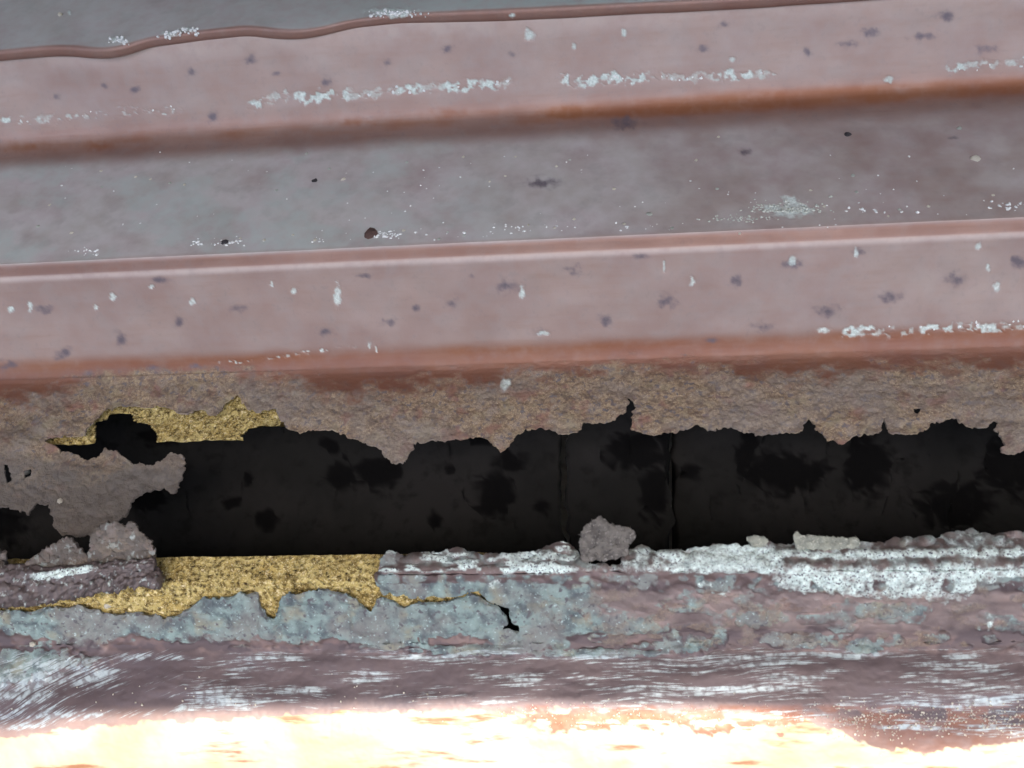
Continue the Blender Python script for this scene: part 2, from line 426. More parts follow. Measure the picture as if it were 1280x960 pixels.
def upper_masks(D, V):
    px, py = project(V); r = D[:, 5]
    n = len(V)
    nz = fbm(px / 40, py / 25, 3, 4)
    flat1 = sstep(160, 185, r) * (1 - sstep(296, 306, r))
    dust = flat1 * (0.95 - 0.35 * sstep(500, 1100, px) + (nz - 0.5) * 0.7)
    dust += 0.10 * sstep(600, 1200, px) * sstep(322, 332, r) * (1 - sstep(415, 435, r))
    dust += 0.22 * (sstep(318, 330, r) * (1 - sstep(420, 445, r))) * (0.5 + nz)
    dust += 0.28 * (1 - sstep(110, 135, r)) * (0.4 + nz)
    dust += 0.3 * sstep(318, 320, r) * (1 - sstep(323, 328, r))  # film raised along the bead edge to paint its bright line
    wear = 0.4 * sstep(297, 300, r) * (1 - sstep(301, 303, r)) + 0.6 * sstep(316, 320, r) * (1 - sstep(321, 329, r)) + 0.4 * (1 - sstep(24, 60, r))  # pale lines painted as highlights on the bead edges and riser top
    wear = wear * (0.6 + 0.6 * nz)
    red = sstep(122, 146, r) * (1 - sstep(148, 168, r)) * (0.30 + 0.65 * sstep(450, 1000, px) + (fbm(px / 60, py / 14, 9, 3) - 0.5) * 0.9)  # crease glow of copper reflecting itself, put into the colour
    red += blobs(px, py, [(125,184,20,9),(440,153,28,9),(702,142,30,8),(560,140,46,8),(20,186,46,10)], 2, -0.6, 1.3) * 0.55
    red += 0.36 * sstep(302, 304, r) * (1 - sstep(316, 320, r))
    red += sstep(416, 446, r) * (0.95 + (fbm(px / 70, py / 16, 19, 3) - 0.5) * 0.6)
    spot = 1.0 * blobs(px, py, [(x, y, a * 1.25, b * 1.25) for x, y, a, b in SPOTS], 0, -0.3, 1.3)
    # mottled darkening along crease 1 on the left
    spot += 0.30 * sstep(150, 158, r) * (1 - sstep(166, 185, r)) * (fbm(px / 18, py / 12, 33, 3))
    rust = sstep(-34, 34, py - curve([(-400,525),(0,512),(60,490),(120,470),(250,458),(330,464),(400,486),(450,494),(520,486),(640,474),(760,457),(900,462),(1000,472),(1100,458),(1280,462),(1700,455)], px) + (fbm(px / 22, py / 9, 21, 4) - 0.5) * 44)
    rust *= sstep(435, 452, r)
    white = band(px, py, [(-100,158),(0,152),(225,136)], 7, -120, 226, 51, 0.55)
    white = np.maximum(white, band(px, py, [(310,132),(345,124),(640,104)], 9, 310, 640, 52, 0.42))
    white = np.maximum(white, band(px, py, [(700,101),(970,92)], 9, 700, 972, 53, 0.45))
    white = np.maximum(white, band(px, py, [(1180,85),(1300,78),(1600,60)], 9, 1182, 1600, 54, 0.5))
    white = np.maximum(white, band(px, py, [(1030,416),(1280,406),(1700,390)], 8, 1050, 1500, 55, 0.45))
    white = np.maximum(white, band(px, py, [(300,452),(440,433)], 3, 270, 445, 56, 0.6))
    white = np.maximum(white, 0.75 * blobs(px, py, [(422,372,5,18),(652,363,4,12),(14,387,5,5),(38,384,3,8),(120,384,3,5),(141,371,4,5),(990,326,5,8),
        (830,333,2,9),(1070,317,3,7),(1246,358,4,8),(1222,308,6,5),(865,352,4,8),(662,44,7,8),(718,58,4,6),(781,40,4,6),(1110,99,7,5),(680,416,8,4),
        (462,432,3,8),(470,436,2,5),(368,363,4,5),(630,482,8,9),(190,358,4,3),(340,355,3,5),(240,377,4,6),(916,75,4,4),(1235,336,3,6),(1030,412,8,5),(985,262,34,10),(985,252,12,9)], 3))
    return dict(dust=dust, red=red, spot=np.clip(spot, 0, 1), rust=rust, white=white, green=ZERO(n), streak=ZERO(n), tan=ZERO(n), wear=wear, plum=0.42 * sstep(432, 450, r) + 0.22 * sstep(302, 304, r) * (1 - sstep(316, 320, r)), verd=flat1 * (1 - sstep(350, 800, px)) * 0.5 * sstep(0.4, 0.65, fbm(px / 60, py / 30, 88, 4)))  # plum darkens the lower crease, painting the shade of the fold

def sheet_wave(D):
    X = D[:, 0]; r = D[:, 5]
    return (fbm(X / 0.05 + 9, r / 120, 71, 3) - 0.5) * 0.0011 + (fbm(X / 0.012, r / 40, 72, 2) - 0.5) * 0.00022

# clean pressed steps
pts = np.array([ris1, cre1, led1, bead_in, bead_out, c2, yz_at(600, c2, TREAD)])
Q, T = fillet(pts, [0, .0065, .0012, .0014, .0012, .0065, 0], 0.00055)
rows = row_of(Q)
def cut(lo, hi):
    i = np.where((rows >= lo) & (rows <= hi))[0]
    a, b = i[0], i[-1]
    return a, b
splits = [(0, 'riser', 'dull pink copper riser speckled with plum spots under the wavy lap'), (148, 'ledge', 'grey filmed copper ledge strewn with grit'),
          (301, 'bead', 'narrow brown copper bead with pale edges'), (320, 'riser', 'pink copper riser with plum spots above the rust'), (455, None, None)]
idx = [int(np.argmin(np.abs(rows - s[0]))) for s in splits]; idx[0] = 0
D0, NU, NV = sheet(Q, 0.0007)
D0g = D0.reshape(NU, NV, 6)
wave = sheet_wave(D0).reshape(NU, NV)
surf_objs = []
for k in range(4):
    a, b = idx[k], idx[k + 1]
    D = D0g[:, a:b + 1].reshape(-1, 6)
    V = displace(D, wave[:, a:b + 1].ravel())
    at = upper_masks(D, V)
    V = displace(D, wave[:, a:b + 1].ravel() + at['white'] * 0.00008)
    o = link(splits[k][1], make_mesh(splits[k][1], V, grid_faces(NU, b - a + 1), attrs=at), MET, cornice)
    o['label'] = splits[k][2]
    surf_objs.append(o)

# rusted torn ledge
HOLE = [(-500,660),(-200,640),(-60,634),(0,628),(15,632),(28,637),(40,625),(55,627),(62,640),(65,655),(75,665),(95,668),(120,660),(135,648),(155,640),(160,628),(170,615),
 (190,608),(203,605),(208,613),(217,610),(222,598),(231,577),(226,567),(213,562),(200,574),(185,580),(175,576),(165,580),(155,570),(145,562),(130,560),(118,570),(105,572),
 (95,566),(75,563),(65,556),(55,551),(65,546),(85,545),(92,548),(105,543),(108,535),(116,526),(130,514),(150,509),(175,508),(195,507),(215,510),(225,515),(235,518),(243,512),
 (250,508),(262,518),(272,515),(280,505),(290,497),(297,495),(303,505),(312,512),(320,516),(330,513),(345,513),(352,525),(358,535),(368,540),(380,540),(390,537),(415,538),
 (435,545),(455,553),(470,558),(480,568),(486,577),(495,579),(506,576),(515,560),(520,549),(530,552),(550,550),(580,548),(600,545),(610,550),(618,558),(628,564),(640,552),
 (648,541),(660,536),(675,532),(685,536),(695,541),(710,542),(720,539),(730,530),(745,527),(765,525),(775,520),(783,512),(786,503),(784,497),(790,500),(794,510),(790,525),
 (788,538),(800,541),(820,543),(850,539),(865,535),(870,530),(880,536),(893,539),(903,536),(912,533),(925,540),(950,543),(975,541),(1000,540),(1007,528),(1012,522),(1022,535),
 (1035,548),(1048,554),(1060,550),(1068,545),(1085,543),(1100,540),(1103,530),(1104,523),(1108,535),(1112,543),(1140,543),(1155,538),(1165,530),(1180,526),(1195,523),
 (1210,533),(1235,535),(1240,525),(1244,520),(1247,527),(1242,537),(1252,545),(1254,560),(1250,566),(1265,570),(1275,565),(1290,556),(1330,560),(1420,540),(1500,555),(1800,550),(1800,1500),(-500,1500)]
pts = np.array([yz_at(400, c2, RISE), c2, yz_at(720, c2, TREAD)])
Q2, T2 = fillet(pts, [0, .0065, 0], 0.00042)
r2 = row_of(Q2); a0 = int(np.argmin(np.abs(r2 - 455)))
Q2 = np.concatenate([Q[idx[4]:idx[4] + 1], Q2[r2 > rows[idx[4]] + 1.2]])
Dc, nu, nv = sheet(Q2, 0.00045)
px, py = project(Dc[:, :3])
f = -poly_sd(px, py, HOLE) + (fbm(px / 5, py / 5, 5, 4) - 0.5) * 8
f = np.minimum(f, -poly_sd(px, py, [(1140,511),(1151,511),(1148,519),(1143,517)]) )
f = np.minimum(f, -poly_sd(px, py, [(2,578),(9,578),(11,598),(4,600)]))
f = np.minimum(f, -poly_sd(px, py, [(27,586),(38,583),(37,592),(28,595)]))
Dc, q4, t3 = clip_grid(Dc, f, nu, nv)
V = Dc[:, :3]; px, py = project(V); r = Dc[:, 5]
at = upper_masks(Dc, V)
crust = sstep(0.2, 0.9, at['rust']) * sstep(456, 472, r)
lump = (fbm(px / 34, py / 22, 61, 4) - 0.5) * 0.0014 + (fbm(px / 9, py / 8, 62, 3) - 0.5) * 0.0006 + (fbm(px / 3.2, py / 3.2, 63, 2) - 0.5) * 0.0005
edged = poly_sd(px, py, HOLE)                      # negative on the sheet
droop = sstep(-22, 0, edged) * (fbm(px / 30, py / 90, 64, 2)) * 0.0010
tongue = sstep(0, 1, np.clip((py - 548) / 60, 0, 1)) * (1 - sstep(235, 300, px))
amt = sheet_wave(Dc) + crust * lump - droop * crust - tongue * 0.0022
V = displace(Dc, amt)
at['dull'] = 0.42 * crust * (1 - sstep(60, 480, px)) * sstep(0.35, 0.65, fbm(px / 40, py / 16, 67, 3)) + tongue * (1.0 + 0.8 * (fbm(px / 18, py / 14, 66, 3) - 0.5))
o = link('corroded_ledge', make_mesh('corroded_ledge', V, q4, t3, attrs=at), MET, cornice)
o['label'] = 'brown granular rusted ledge with a ragged torn edge over the gap'
md = o.modifiers.new('thickness', 'SOLIDIFY'); md.thickness = 0.0006; md.offset = -1; sharp_rim(o)
surf_objs.append(o)

# lapped sheet at the top with a wavy rolled lip
lip = np.array([ris1[0], ris1[1]])
lip0 = yz_at(20, yz_at(20, cre1, RISE) + np.array([-0.0022, 0.0]), RISE)      # a little proud of the riser
tb = yz_at(-190, lip0, TREAD)
a = math.radians(86)
pts = np.array([tb, lip0, lip0 + 0.0022 * np.array([-math.cos(a), -math.sin(a)]), lip0 + np.array([0.0016, -0.0026])])
Q3, T3 = fillet(pts, [0, .0005, .0004, 0], 0.00035)
Dl, nu, nv = sheet(Q3, 0.0007)
X = Dl[:, 0]; r = Dl[:, 5]
pxl, pyl = project(Dl[:, :3])
WL = [(-600,0),(-200,2),(0,0),(60,-2),(90,0),(120,6),(140,8),(165,3),(185,-4),(250,-9),(310,-11),(350,-3),(375,0),(400,-2),(440,-10),(500,-13),(640,-8),(900,-2),(1300,0),(2000,0)]
near = sstep(-40, 16, r)
xs_ = np.linspace(-600, 2000, 900)
wl = np.convolve(curve(WL, xs_), np.ones(9) / 9, 'same')
shift = np.interp(pxl, xs_, wl) * PX * near
V = displace(Dl, (fbm(X / 0.05, r / 60, 81, 3) - 0.5) * 0.0009)
V[:, 1] -= shift * 0.85; V[:, 2] -= shift * 0.55
px, py = project(V)
nzz = fbm(px / 40, py / 30, 83, 4)
at = dict(dust=0.9 + (nzz - 0.5) * 0.4 - 0.95 * sstep(18.5, 20.5, r), red=0.5 * sstep(18.5, 21, r), spot=0.3 * sstep(18.5, 21, r), rust=ZERO(len(V)),
          white=0.8 * blobs(px, py, [(150,52,9,4),(213,44,10,3),(236,39,8,4),(490,17,34,5),(88,19,3,3),(640,18,5,3)], 8), green=0.28 * sstep(200, 800, px) * (0.6 + nzz), streak=ZERO(len(V)), tan=ZERO(len(V)), verd=(0.25 + 0.6 * sstep(200, 800, px)) * (1 - sstep(18.5, 20.5, r)), wear=ZERO(len(V)))
o = link('lapped_sheet', make_mesh('lapped_sheet', V, grid_faces(nu, nv), attrs=at), MET, cornice)
o['label'] = 'grey green copper flat with a wavy rolled lip'
md = o.modifiers.new('thickness', 'SOLIDIFY'); md.thickness = 0.0008; md.offset = -1; sharp_rim(o)
surf_objs.append(o)

# ------------------------------------------------------------------ lower cladding
nose = yz_at(713, c2, TREAD)
nos2 = yz_at(719, nose, 62)
foot = yz_at(800, nos2, 66)
og1 = yz_at(852, foot, 22)
og2 = yz_at(905, og1, 30)
og3 = yz_at(985, og2, 44)
og4 = yz_at(1090, og3, 66)
og5 = og4 + np.array([-0.001, -0.05])
pts = np.array([yz_at(652, c2, TREAD), nose, nos2, foot, og1, og2, og3, og4, og5])
Q4, T4 = fillet(pts, [0, .0016, .002, .004, .006, .008, .01, .01, 0], 0.00045)
r4 = row_of(Q4)
TOP = [(-600,760),(-200,757),(0,757),(14,764),(62,759),(103,757),(124,762),(131,768),(151,766),(179,766),(206,773),(220,769),(234,759),(254,749),(282,745),(303,738),(320,742),(327,757),
 (333,767),(347,767),(352,747),(365,737),(413,738),(441,742),(454,757),(465,762),(472,747),(489,750),(506,759),(523,750),(558,750),(575,747),(589,742),(606,749),(624,758),(633,771),(635,778),
 (629,779),(629,786),(634,785),(645,785),(650,787),(650,779),(643,778),(640,770),(637,758),(625,749),(608,741),(592,736.5),(571,740),(551,743),(516,745),(478,742),(472,730),(465,721),(475,712),(477,700),(485,695),(523,693),(558,691),
 (571,688),(599,695),(626,697),(654,694),(678,687),(702,681),(719,685),(726,699),(735,706),(760,708),(778,705),(781,692),(802,683),(822,692),(860,687),(892,682),(926,685),(953,682),(978,681),(1040,679),(1074,679),(1108,679),
 (1119,674),(1143,674),(1170,674),(1184,668),(1215,663),(1239,672),(1260,668),(1290,668),(1500,672),(1900,668),(1900,300),(-600,300)]
Dd, nu, nv = sheet(Q4, 0.00045)
px, py = project(Dd[:, :3])
f = -poly_sd(px, py, TOP) + (fbm(px / 5, py / 5, 15, 3) - 0.5) * 3.0
Dd, q4, t3 = clip_grid(Dd, f, nu, nv)

def lower_masks(D, V):
    px, py = project(V); r = D[:, 5]; n = len(V)
    n1 = fbm(px / 45, py / 25, 101, 4); n2 = fbm(px / 12, py / 10, 102, 4)
    # white crust on the flange and spilling down on the right
    crest = sstep(676, 692, py) * (1 - sstep(711, 719, py))
    white = crest * sstep(470, 482, px) * (1 - 0.35 * sstep(690, 720, px) * (1 - sstep(790, 850, px))) * (0.55 + 0.9 * (fbm(px / 14, py / 7, 103, 3) - 0.35))
    low = curve([(900,705),(960,725),(1000,735),(1060,742),(1110,745),(1160,752),(1200,742),(1225,728),(1280,716),(1700,718)], px)
    spill = sstep(940, 975, px) * (1 - sstep(-9, 8, py - low + (n2 - 0.5) * 40)) * sstep(686, 700, py)
    white = np.maximum(white, spill * (0.38 + 0.55 * n2 + 0.12 * np.sin(py / 5.5)))
    white = np.maximum(white, (1 - sstep(716, 722, py)) * sstep(960, 1000, px) * (0.30 + 0.5 * n2))
    white = np.maximum(white, 0.9 * sstep(850, 870, px) * (1 - sstep(945, 965, px)) * sstep(680, 686, py) * (1 - sstep(708, 714, py)))
    white = np.maximum(white, 0.75 * blobs(px, py, [(622,726,12,14),(905,738,14,7),(880,728,20,4),(1112,766,18,2.5),(1235,774,7,12),(1190,796,12,4)], 9, -0.4, 1.8))
    lay = curve([(660,0.30),(688,0.34),(693,0.80),(698,0.72),(701,0.28),(706,0.30),(710,0.72),(735,0.68),(745,0.5),(760,0.4)], py + (px - 1120) * 0.012 + (fbm(px / 30, py * 0, 119, 2) - 0.5) * 8)
    kr = sstep(955, 985, px) * (1 - sstep(748, 762, py))
    white = white * (1 - kr) + kr * np.minimum(white * 1.5, lay + 0.5 * (n2 - 0.5))
    kl = sstep(470, 480, px) * (1 - sstep(700, 730, px)) * (1 - sstep(712, 718, py))
    white = white * (1 - kl) + kl * (0.62 - 0.75 * sstep(0.46, 0.60, fbm(px / 34, py / 5, 118, 3)) + 0.35 * sstep(706, 711, py))
    white = np.clip(white, 0, 1)
    white *= 1 - 0.9 * blobs(px, py, [(1097,730,9,7),(1184,727,8,9),(1015,728,5,5)], 12)
    # patina
    gl = sstep(722, 730, py) * (1 - sstep(-10, 12, py - curve([(-400,800),(0,790),(100,796),(300,794),(420,806),(560,810),(640,812),(760,806),(800,795),(900,778),(1000,770),(1280,760)], px) + (n2 - 0.5) * 22))
    green = gl * (1 - sstep(690, 800, px + (n1 - 0.5) * 260) * 0.75) * (0.75 + 0.5 * (n1 - 0.3))
    green *= sstep(-0.5, 0.2, (1 - sstep(715, 735, py)) * -1 + 0.6)
    green = np.maximum(green, 0.9 * blobs(px, py, [(850,806,46,10),(1005,800,52,12),(1080,806,24,13),(45,826,70,16),(0,838,60,18),(790,780,50,12),(560,796,60,10),(945,770,30,10),(600,812,90,6),(740,816,120,5),(1110,760,50,9)], 13))
    mott = sstep(720, 735, py) * (1 - sstep(806, 818, py))
    green = np.maximum(green, 0.52 * mott * sstep(0.50, 0.62, fbm(px / 30, py / 14, 107, 4)))
    green *= 1 - 0.8 * blobs(px, py, [(565,800,44,8),(790,798,44,6),(420,802,30,7)], 14)
    rimz = 1 - sstep(708, 716, py)
    green = np.maximum(green, rimz * (0.30 + 0.4 * n2))
    green = np.maximum(green, 0.6 * (1 - sstep(732, 742, py)) * sstep(712, 718, py) * sstep(465, 480, px) * n2 * 1.6)
    # scratched streaks below
    zone = sstep(806, 822, py) * (1 - sstep(886, 896, py - curve([(0,25),(100,10),(300,0),(600,-8),(900,0),(1280,40)], px)))
    a_ = fbm(px / 38 + py / 60, py / 4.2 - px / 160, 105, 4)
    b_ = fbm(px / 26 - py / 40, py / 5 + px / 90, 106, 3)
    streak = zone * (0.38 + 1.5 * (fbm(px / 90, py / 16, 109, 3) - 0.5)) + 0.35 * zone * (1 - sstep(20, 160, px)) + 0.3 * sstep(800, 812, py) * (1 - sstep(822, 830, py)) * sstep(380, 520, px)
    tan = sstep(888, 903, py - curve([(-300,45),(0,28),(100,12),(200,8),(400,-4),(600,-8),(700,-10),(900,-4),(1000,2),(1050,20),(1100,40),(1160,48),(1200,44),(1280,34),(1600,30)], px) + (n2 - 0.5) * 16)  # tan mask follows the sun line, putting the lit look into the colour
    terra = sstep(560, 700, px) * sstep(876, 884, py) * (1 - sstep(904, 922, py + (n2 - 0.5) * 30)) * sstep(0.36, 0.56, fbm(px / 26, py / 7, 121, 4))
    tan = tan * (1 - 0.85 * terra)
    red = sstep(786, 798, r) * (1 - sstep(806, 820, r)) * (0.3 + 0.8 * (n1 - 0.4))
    red = np.maximum(red, 0.8 * sstep(1000, 1100, px) * sstep(880, 900, py) * (0.3 + n2 * 0.9))
    red = np.maximum(red, 0.9 * terra)
    dust = 0.3 * sstep(640, 800, px) * sstep(722, 735, py) * (1 - sstep(785, 805, py)) * (0.4 + n1) + 0.15 * n1
    spot = 0.85 * sstep(802, 822, py) * (1 - sstep(870, 905, py)) * (0.7 + 0.6 * (n1 - 0.3)) + 0.5 * (1 - sstep(716, 724, py)) * n2
    spot = np.maximum(spot, 0.6 * sstep(722, 728, py) * (1 - sstep(732, 740, py)) * n1)
    return dict(dust=dust, red=red, spot=np.clip(spot, 0, 1), rust=0.5 * mott * sstep(0.45, 0.65, fbm(px / 24, py / 12, 108, 4)) * sstep(500, 800, px), wear=ZERO(n), su=px, sv=py + 0.42 * np.minimum(px, 230) + 0.05 * px + 15 * (fbm(px / 110, py / 60, 122, 2) - 0.5), dull=0.5 * rimz * (0.5 + n1), pitted=1.0 - 0.5 * sstep(845, 870, px) * (1 - sstep(940, 965, px)) * (1 - sstep(708, 716, py)), plum=(1 - terra) * 0.97 * sstep(800, 822, py + (n2 - 0.5) * 20) * (1 - 0.9 * sstep(870, 888, py - curve([(0,28),(100,12),(300,4),(600,-4),(900,0),(1280,30)], px))) + 0.4 * sstep(1000, 1080, px) * sstep(880, 890, py) + mott * (0.32 + 0.5 * sstep(0.35, 0.65, n1) + 0.5 * sstep(775, 790, py)) + 0.85 * (1 - sstep(726, 742, py)), white=white, green=np.clip(green, 0, 1), streak=streak, tan=tan)

sill = empty('copper_sill_moulding', (0, 0, 0), 'verdigris stained copper moulding below the dark gap, its bottom sunlit and painted paler there', 'moulding')
r = Dd[:, 5]
at = lower_masks(Dd, Dd[:, :3]); px, py = project(Dd[:, :3])
lumpw = at['white'] * (0.0001 + 0.0008 * (fbm(px / 12, py / 5, 111, 4) - 0.45)) + np.clip(at['green'], 0, 1) * (0.0006 + (fbm(px / 14, py / 12, 112, 4) - 0.5) * 0.0032)
edge2 = poly_sd(px, py, TOP)
lumpw += sstep(-14, 0, edge2) * (fbm(px / 18, py / 18, 113, 2) - 0.55) * 0.004
big = (fbm(Dd[:, 0] / 0.06, r / 140, 114, 3) - 0.5) * 0.0022 * sstep(800, 850, r) + (fbm(Dd[:, 0] / 0.02, r / 30, 115, 3) - 0.5) * 0.0007
right_dent = -0.002 * sstep(1010, 1140, px) * sstep(850, 925, py) * (1 - sstep(930, 1010, py))
fine = (fbm(px / 4.5, py / 3, 116, 2) - 0.5) * 0.00012 * sstep(806, 815, py)
V = displace(Dd, lumpw + big + right_dent + fine)
# split into flange / face / base moulding by the profile row of each face
fr = lambda F: r[F].mean(1)
def subset(V, q, t, at, lo, hi):
    qs = q[(fr(q) >= lo) & (fr(q) < hi)]; ts = t[(fr(t) >= lo) & (fr(t) < hi)] if len(t) else t
    used = np.zeros(len(V), bool); used[qs.ravel()] = True
    if len(ts): used[ts.ravel()] = True
    m = np.cumsum(used) - 1
    return V[used], m[qs], m[ts], {k: np.asarray(v)[used] for k, v in at.items()}
for nm, lo, hi, lb in (('flange', -9e9, 716, 'rim crusted with white lime deposit'), ('front_face', 716, 803, 'upright face mottled with blue green verdigris and a crack'),
                       ('base_moulding', 803, 9e9, 'flared base with pale scratches and a sunlit bottom edge')):
    v_, q_, t_, a_ = subset(V, q4, t3, at, lo, hi)
    o = link(nm, make_mesh(nm, v_, q_, t_, attrs=a_), MET, sill); o['label'] = lb
    md = o.modifiers.new('thickness', 'SOLIDIFY'); md.thickness = 0.0009 if nm != 'base_moulding' else 0.0006; md.offset = -1; sharp_rim(o)
    surf_objs.append(o)

# ------------------------------------------------------------------ ochre boards under the copper
def board(name, prof, step, xend=0.29, notches=()):
    prof = np.array(prof)
    closed = np.concatenate([prof, prof[:1]])
    q, t = fillet(closed, [0] + [0.0006] * (len(prof) - 1) + [0], step)
    D, nu, nv = sheet(q, step * 1.15, 0.29)
    px, py = project(D[:, :3])
    amt = (fbm(D[:, 0] / 0.004, (D[:, 1] + D[:, 2]) / 0.004, 131, 4) - 0.5) * 0.0014
    sharp = np.minimum(1, 0.25 + 0 * amt)
    V = displace(D, amt)
    F = grid_faces(nu, nv)
    keep = D[:, 0][F].max(1) < xend + 0.003 * (vn(D[:, 1][F].mean(1) / 0.003, D[:, 2][F].mean(1) / 0.003, 9) - 0.5)
    if name == 'backing_board' and notches:
        pf, qf = px[F].mean(1), py[F].mean(1)
        for nn in notches: keep &= poly_sd(pf, qf, nn) < 0
    me = make_mesh(name, V, F[keep])
    return me
def off(p, dy, dz): return p + np.array([dy, dz])
drop = 0.0030
lineoff = off(c2, 0.0, -drop)
ub_edge = yz_at(542, lineoff, TREAD)
X_UB = float(on_plane(np.array([354.0]), np.array([535.0]), np.array([0, lineoff[0], lineoff[1]]), np.array([0, -math.sin(math.radians(TREAD)), math.cos(math.radians(TREAD))]))[0, 0])
X_LB = float(on_plane(np.array([604.0]), np.array([735.0]), np.array([0, lineoff[0], lineoff[1]]), np.array([0, -math.sin(math.radians(TREAD)), math.cos(math.radians(TREAD))]))[0, 0])
back = yz_at(455, lineoff, TREAD) + np.array([0.03, 0.0045])
o = link('backing_board', board('backing_board', [back, ub_edge, off(ub_edge, 0.022, -0.016), off(back, 0, -0.016)], 0.0006, X_UB, [[(120,527),(134,525),(136,517),(165,517),(168,526),(188,531),(197,543),(197,560),(118,560)], [(303,545),(311,535),(330,533),(372,532),(372,560),(303,560)]]), OCH)
tag(o, 'ochre fibre board showing under the rusted torn ledge, above the gap', 'board')
lb_edge = yz_at(691, lineoff, TREAD)
lb_nose = yz_at(724, lb_edge, 10)
lb_foot = yz_at(795, lb_nose, 66) 
lb_foot = lb_foot
o2 = link('backing_board', board('backing_board', [lb_edge, lb_nose, off(lb_foot, 0, 0), off(lb_foot, 0.03, -0.004), off(lb_edge, 0.0006, -0.03)], 0.00055, X_LB), OCH)
tag(o2, 'ochre fibre board bared below the gap where the copper rim is missing', 'board')

# ------------------------------------------------------------------ hollow: near-black planks deep behind the gap
zin = -0.050
pc = np.array([0, lineoff[0], lineoff[1]]) + np.array([0, 0.0, zin])
tilt = math.radians(25)
pn = np.array([0, -math.sin(tilt), math.cos(tilt)])
BL = [(435,603,28,20),(480,602,26,20),(345,655,14,14),(325,605,12,9),(300,635,10,10),(550,658,9,11),(640,588,24,16),(622,625,26,30),(610,560,16,10),(790,575,36,26),(858,598,14,13),(815,625,20,40),(195,625,34,26),
      (215,555,26,14),(420,565,14,10),(440,580,6,6),(570,595,8,6),(680,640,10,12),(980,600,60,30),(1075,590,30,40),(1180,640,50,30),(1250,590,40,50),(930,570,16,40),(120,640,14,10),(20,660,40,30),(705,600,7,70),(830,570,12,50)]
edges_px = [-420, 706, 838, 1720]
hollow = empty('hollow_lining', (0, 0, 0), 'near-black planks lining the hollow seen through the torn gap', 'planks')
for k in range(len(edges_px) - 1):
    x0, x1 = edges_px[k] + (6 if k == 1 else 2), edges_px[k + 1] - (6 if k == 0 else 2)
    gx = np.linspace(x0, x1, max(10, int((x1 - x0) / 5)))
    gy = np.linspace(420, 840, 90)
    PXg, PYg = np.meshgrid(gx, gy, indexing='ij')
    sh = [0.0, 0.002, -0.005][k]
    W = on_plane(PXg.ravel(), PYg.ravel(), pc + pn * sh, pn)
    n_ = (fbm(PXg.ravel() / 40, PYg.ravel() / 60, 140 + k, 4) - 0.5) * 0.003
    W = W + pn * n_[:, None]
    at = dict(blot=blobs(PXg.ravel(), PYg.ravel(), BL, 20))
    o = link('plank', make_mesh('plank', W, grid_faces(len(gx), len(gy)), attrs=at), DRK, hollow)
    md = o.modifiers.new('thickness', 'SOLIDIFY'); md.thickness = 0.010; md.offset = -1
# closed box round the hollow so that light only enters through the gap
def quad_obj(name, V, F, mat, parent=None):
    me = bpy.data.meshes.new(name); me.from_pydata([tuple(map(float, v)) for v in V], [], F); me.update()
    return link(name, me, mat, parent)
def box(name, x0, x1, y0, y1, z0, z1, mat, parent=None):
    V = [(x, y, z) for x in (x0, x1) for y in (y0, y1) for z in (z0, z1)]
    F = [(0, 1, 3, 2), (4, 6, 7, 5), (0, 4, 5, 1), (2, 3, 7, 6), (0, 2, 6, 4), (1, 5, 7, 3)]
    return quad_obj(name, V, F, mat, parent)
zmin = 0.0
yb = back[0]
# stone masonry behind and above
ydeep = max(yb, ris1[0], tb[0])
Bp = yz_at(888, og1, 30)                    # where the sun first touches the base moulding (column 640)
ytop = tb[0] + 0.002
H_E = 0.62                                  # the eave's underside above the sun line
z_e = float(Bp[1] + H_E); y_e = float(Bp[0] + H_E * sdir[1] / sdir[2])
wall = box('wall', -2.0, 2.0, ytop, ytop + 0.30, 0.0, z_e + 0.30, STONE)
wall['kind'] = 'structure'
# unseen eave added for shade; its front edge is bent to set the sun line
SH = [(-700,935),(-200,926),(0,912),(60,903),(110,896),(250,889),(400,885),(560,880),(700,881),(880,886),(980,891),(1040,906),(1090,922),(1150,930),(1200,924),(1250,918),(1330,912),(1500,905),(1900,900)]
shx = np.arange(-700, 1901, 20.0)
shy = np.convolve(np.pad(curve(SH, shx), 2, mode='edge'), np.ones(5) / 5, 'valid')
bn = np.array([0, -math.sin(math.radians(28)), math.cos(math.radians(28))])
gp = on_plane(shx, shy, np.array([0, Bp[0], Bp[1]]), bn)
ep = gp + sdir * ((z_e - gp[:, 2]) / sdir[2])[:, None]
ex = np.concatenate([[-2.0], ep[:, 0], [2.0]]); ey = np.concatenate([[ep[0, 1]], ep[:, 1], [ep[-1, 1]]])
ne = len(ex); yk = float(ytop) - 0.003
EV = [(x, y, z_e) for x, y in zip(ex, ey)] + [(x, y, z_e + 0.06) for x, y in zip(ex, ey)] + [(x, yk, z_e) for x in ex] + [(x, yk, z_e + 0.06) for x in ex]
EF = []
for k in range(ne - 1):
    EF += [(k, k + 1, ne + k + 1, ne + k), (k, 2 * ne + k, 2 * ne + k + 1, k + 1), (ne + k, ne + k + 1, 3 * ne + k + 1, 3 * ne + k), (2 * ne + k, 3 * ne + k, 3 * ne + k + 1, 2 * ne + k + 1)]
EF += [(0, ne, 3 * ne, 2 * ne), (ne - 1, 3 * ne - 1, 4 * ne - 1, 2 * ne - 1)]
eave = quad_obj('eave', EV, EF, STONE)
eave['kind'] = 'structure'
base = box('wall_base', -0.9, 0.9, og4[0] + 0.012, ytop - 0.002, 0.0, float(pc[2] - 0.05), STONE)
base['kind'] = 'structure'

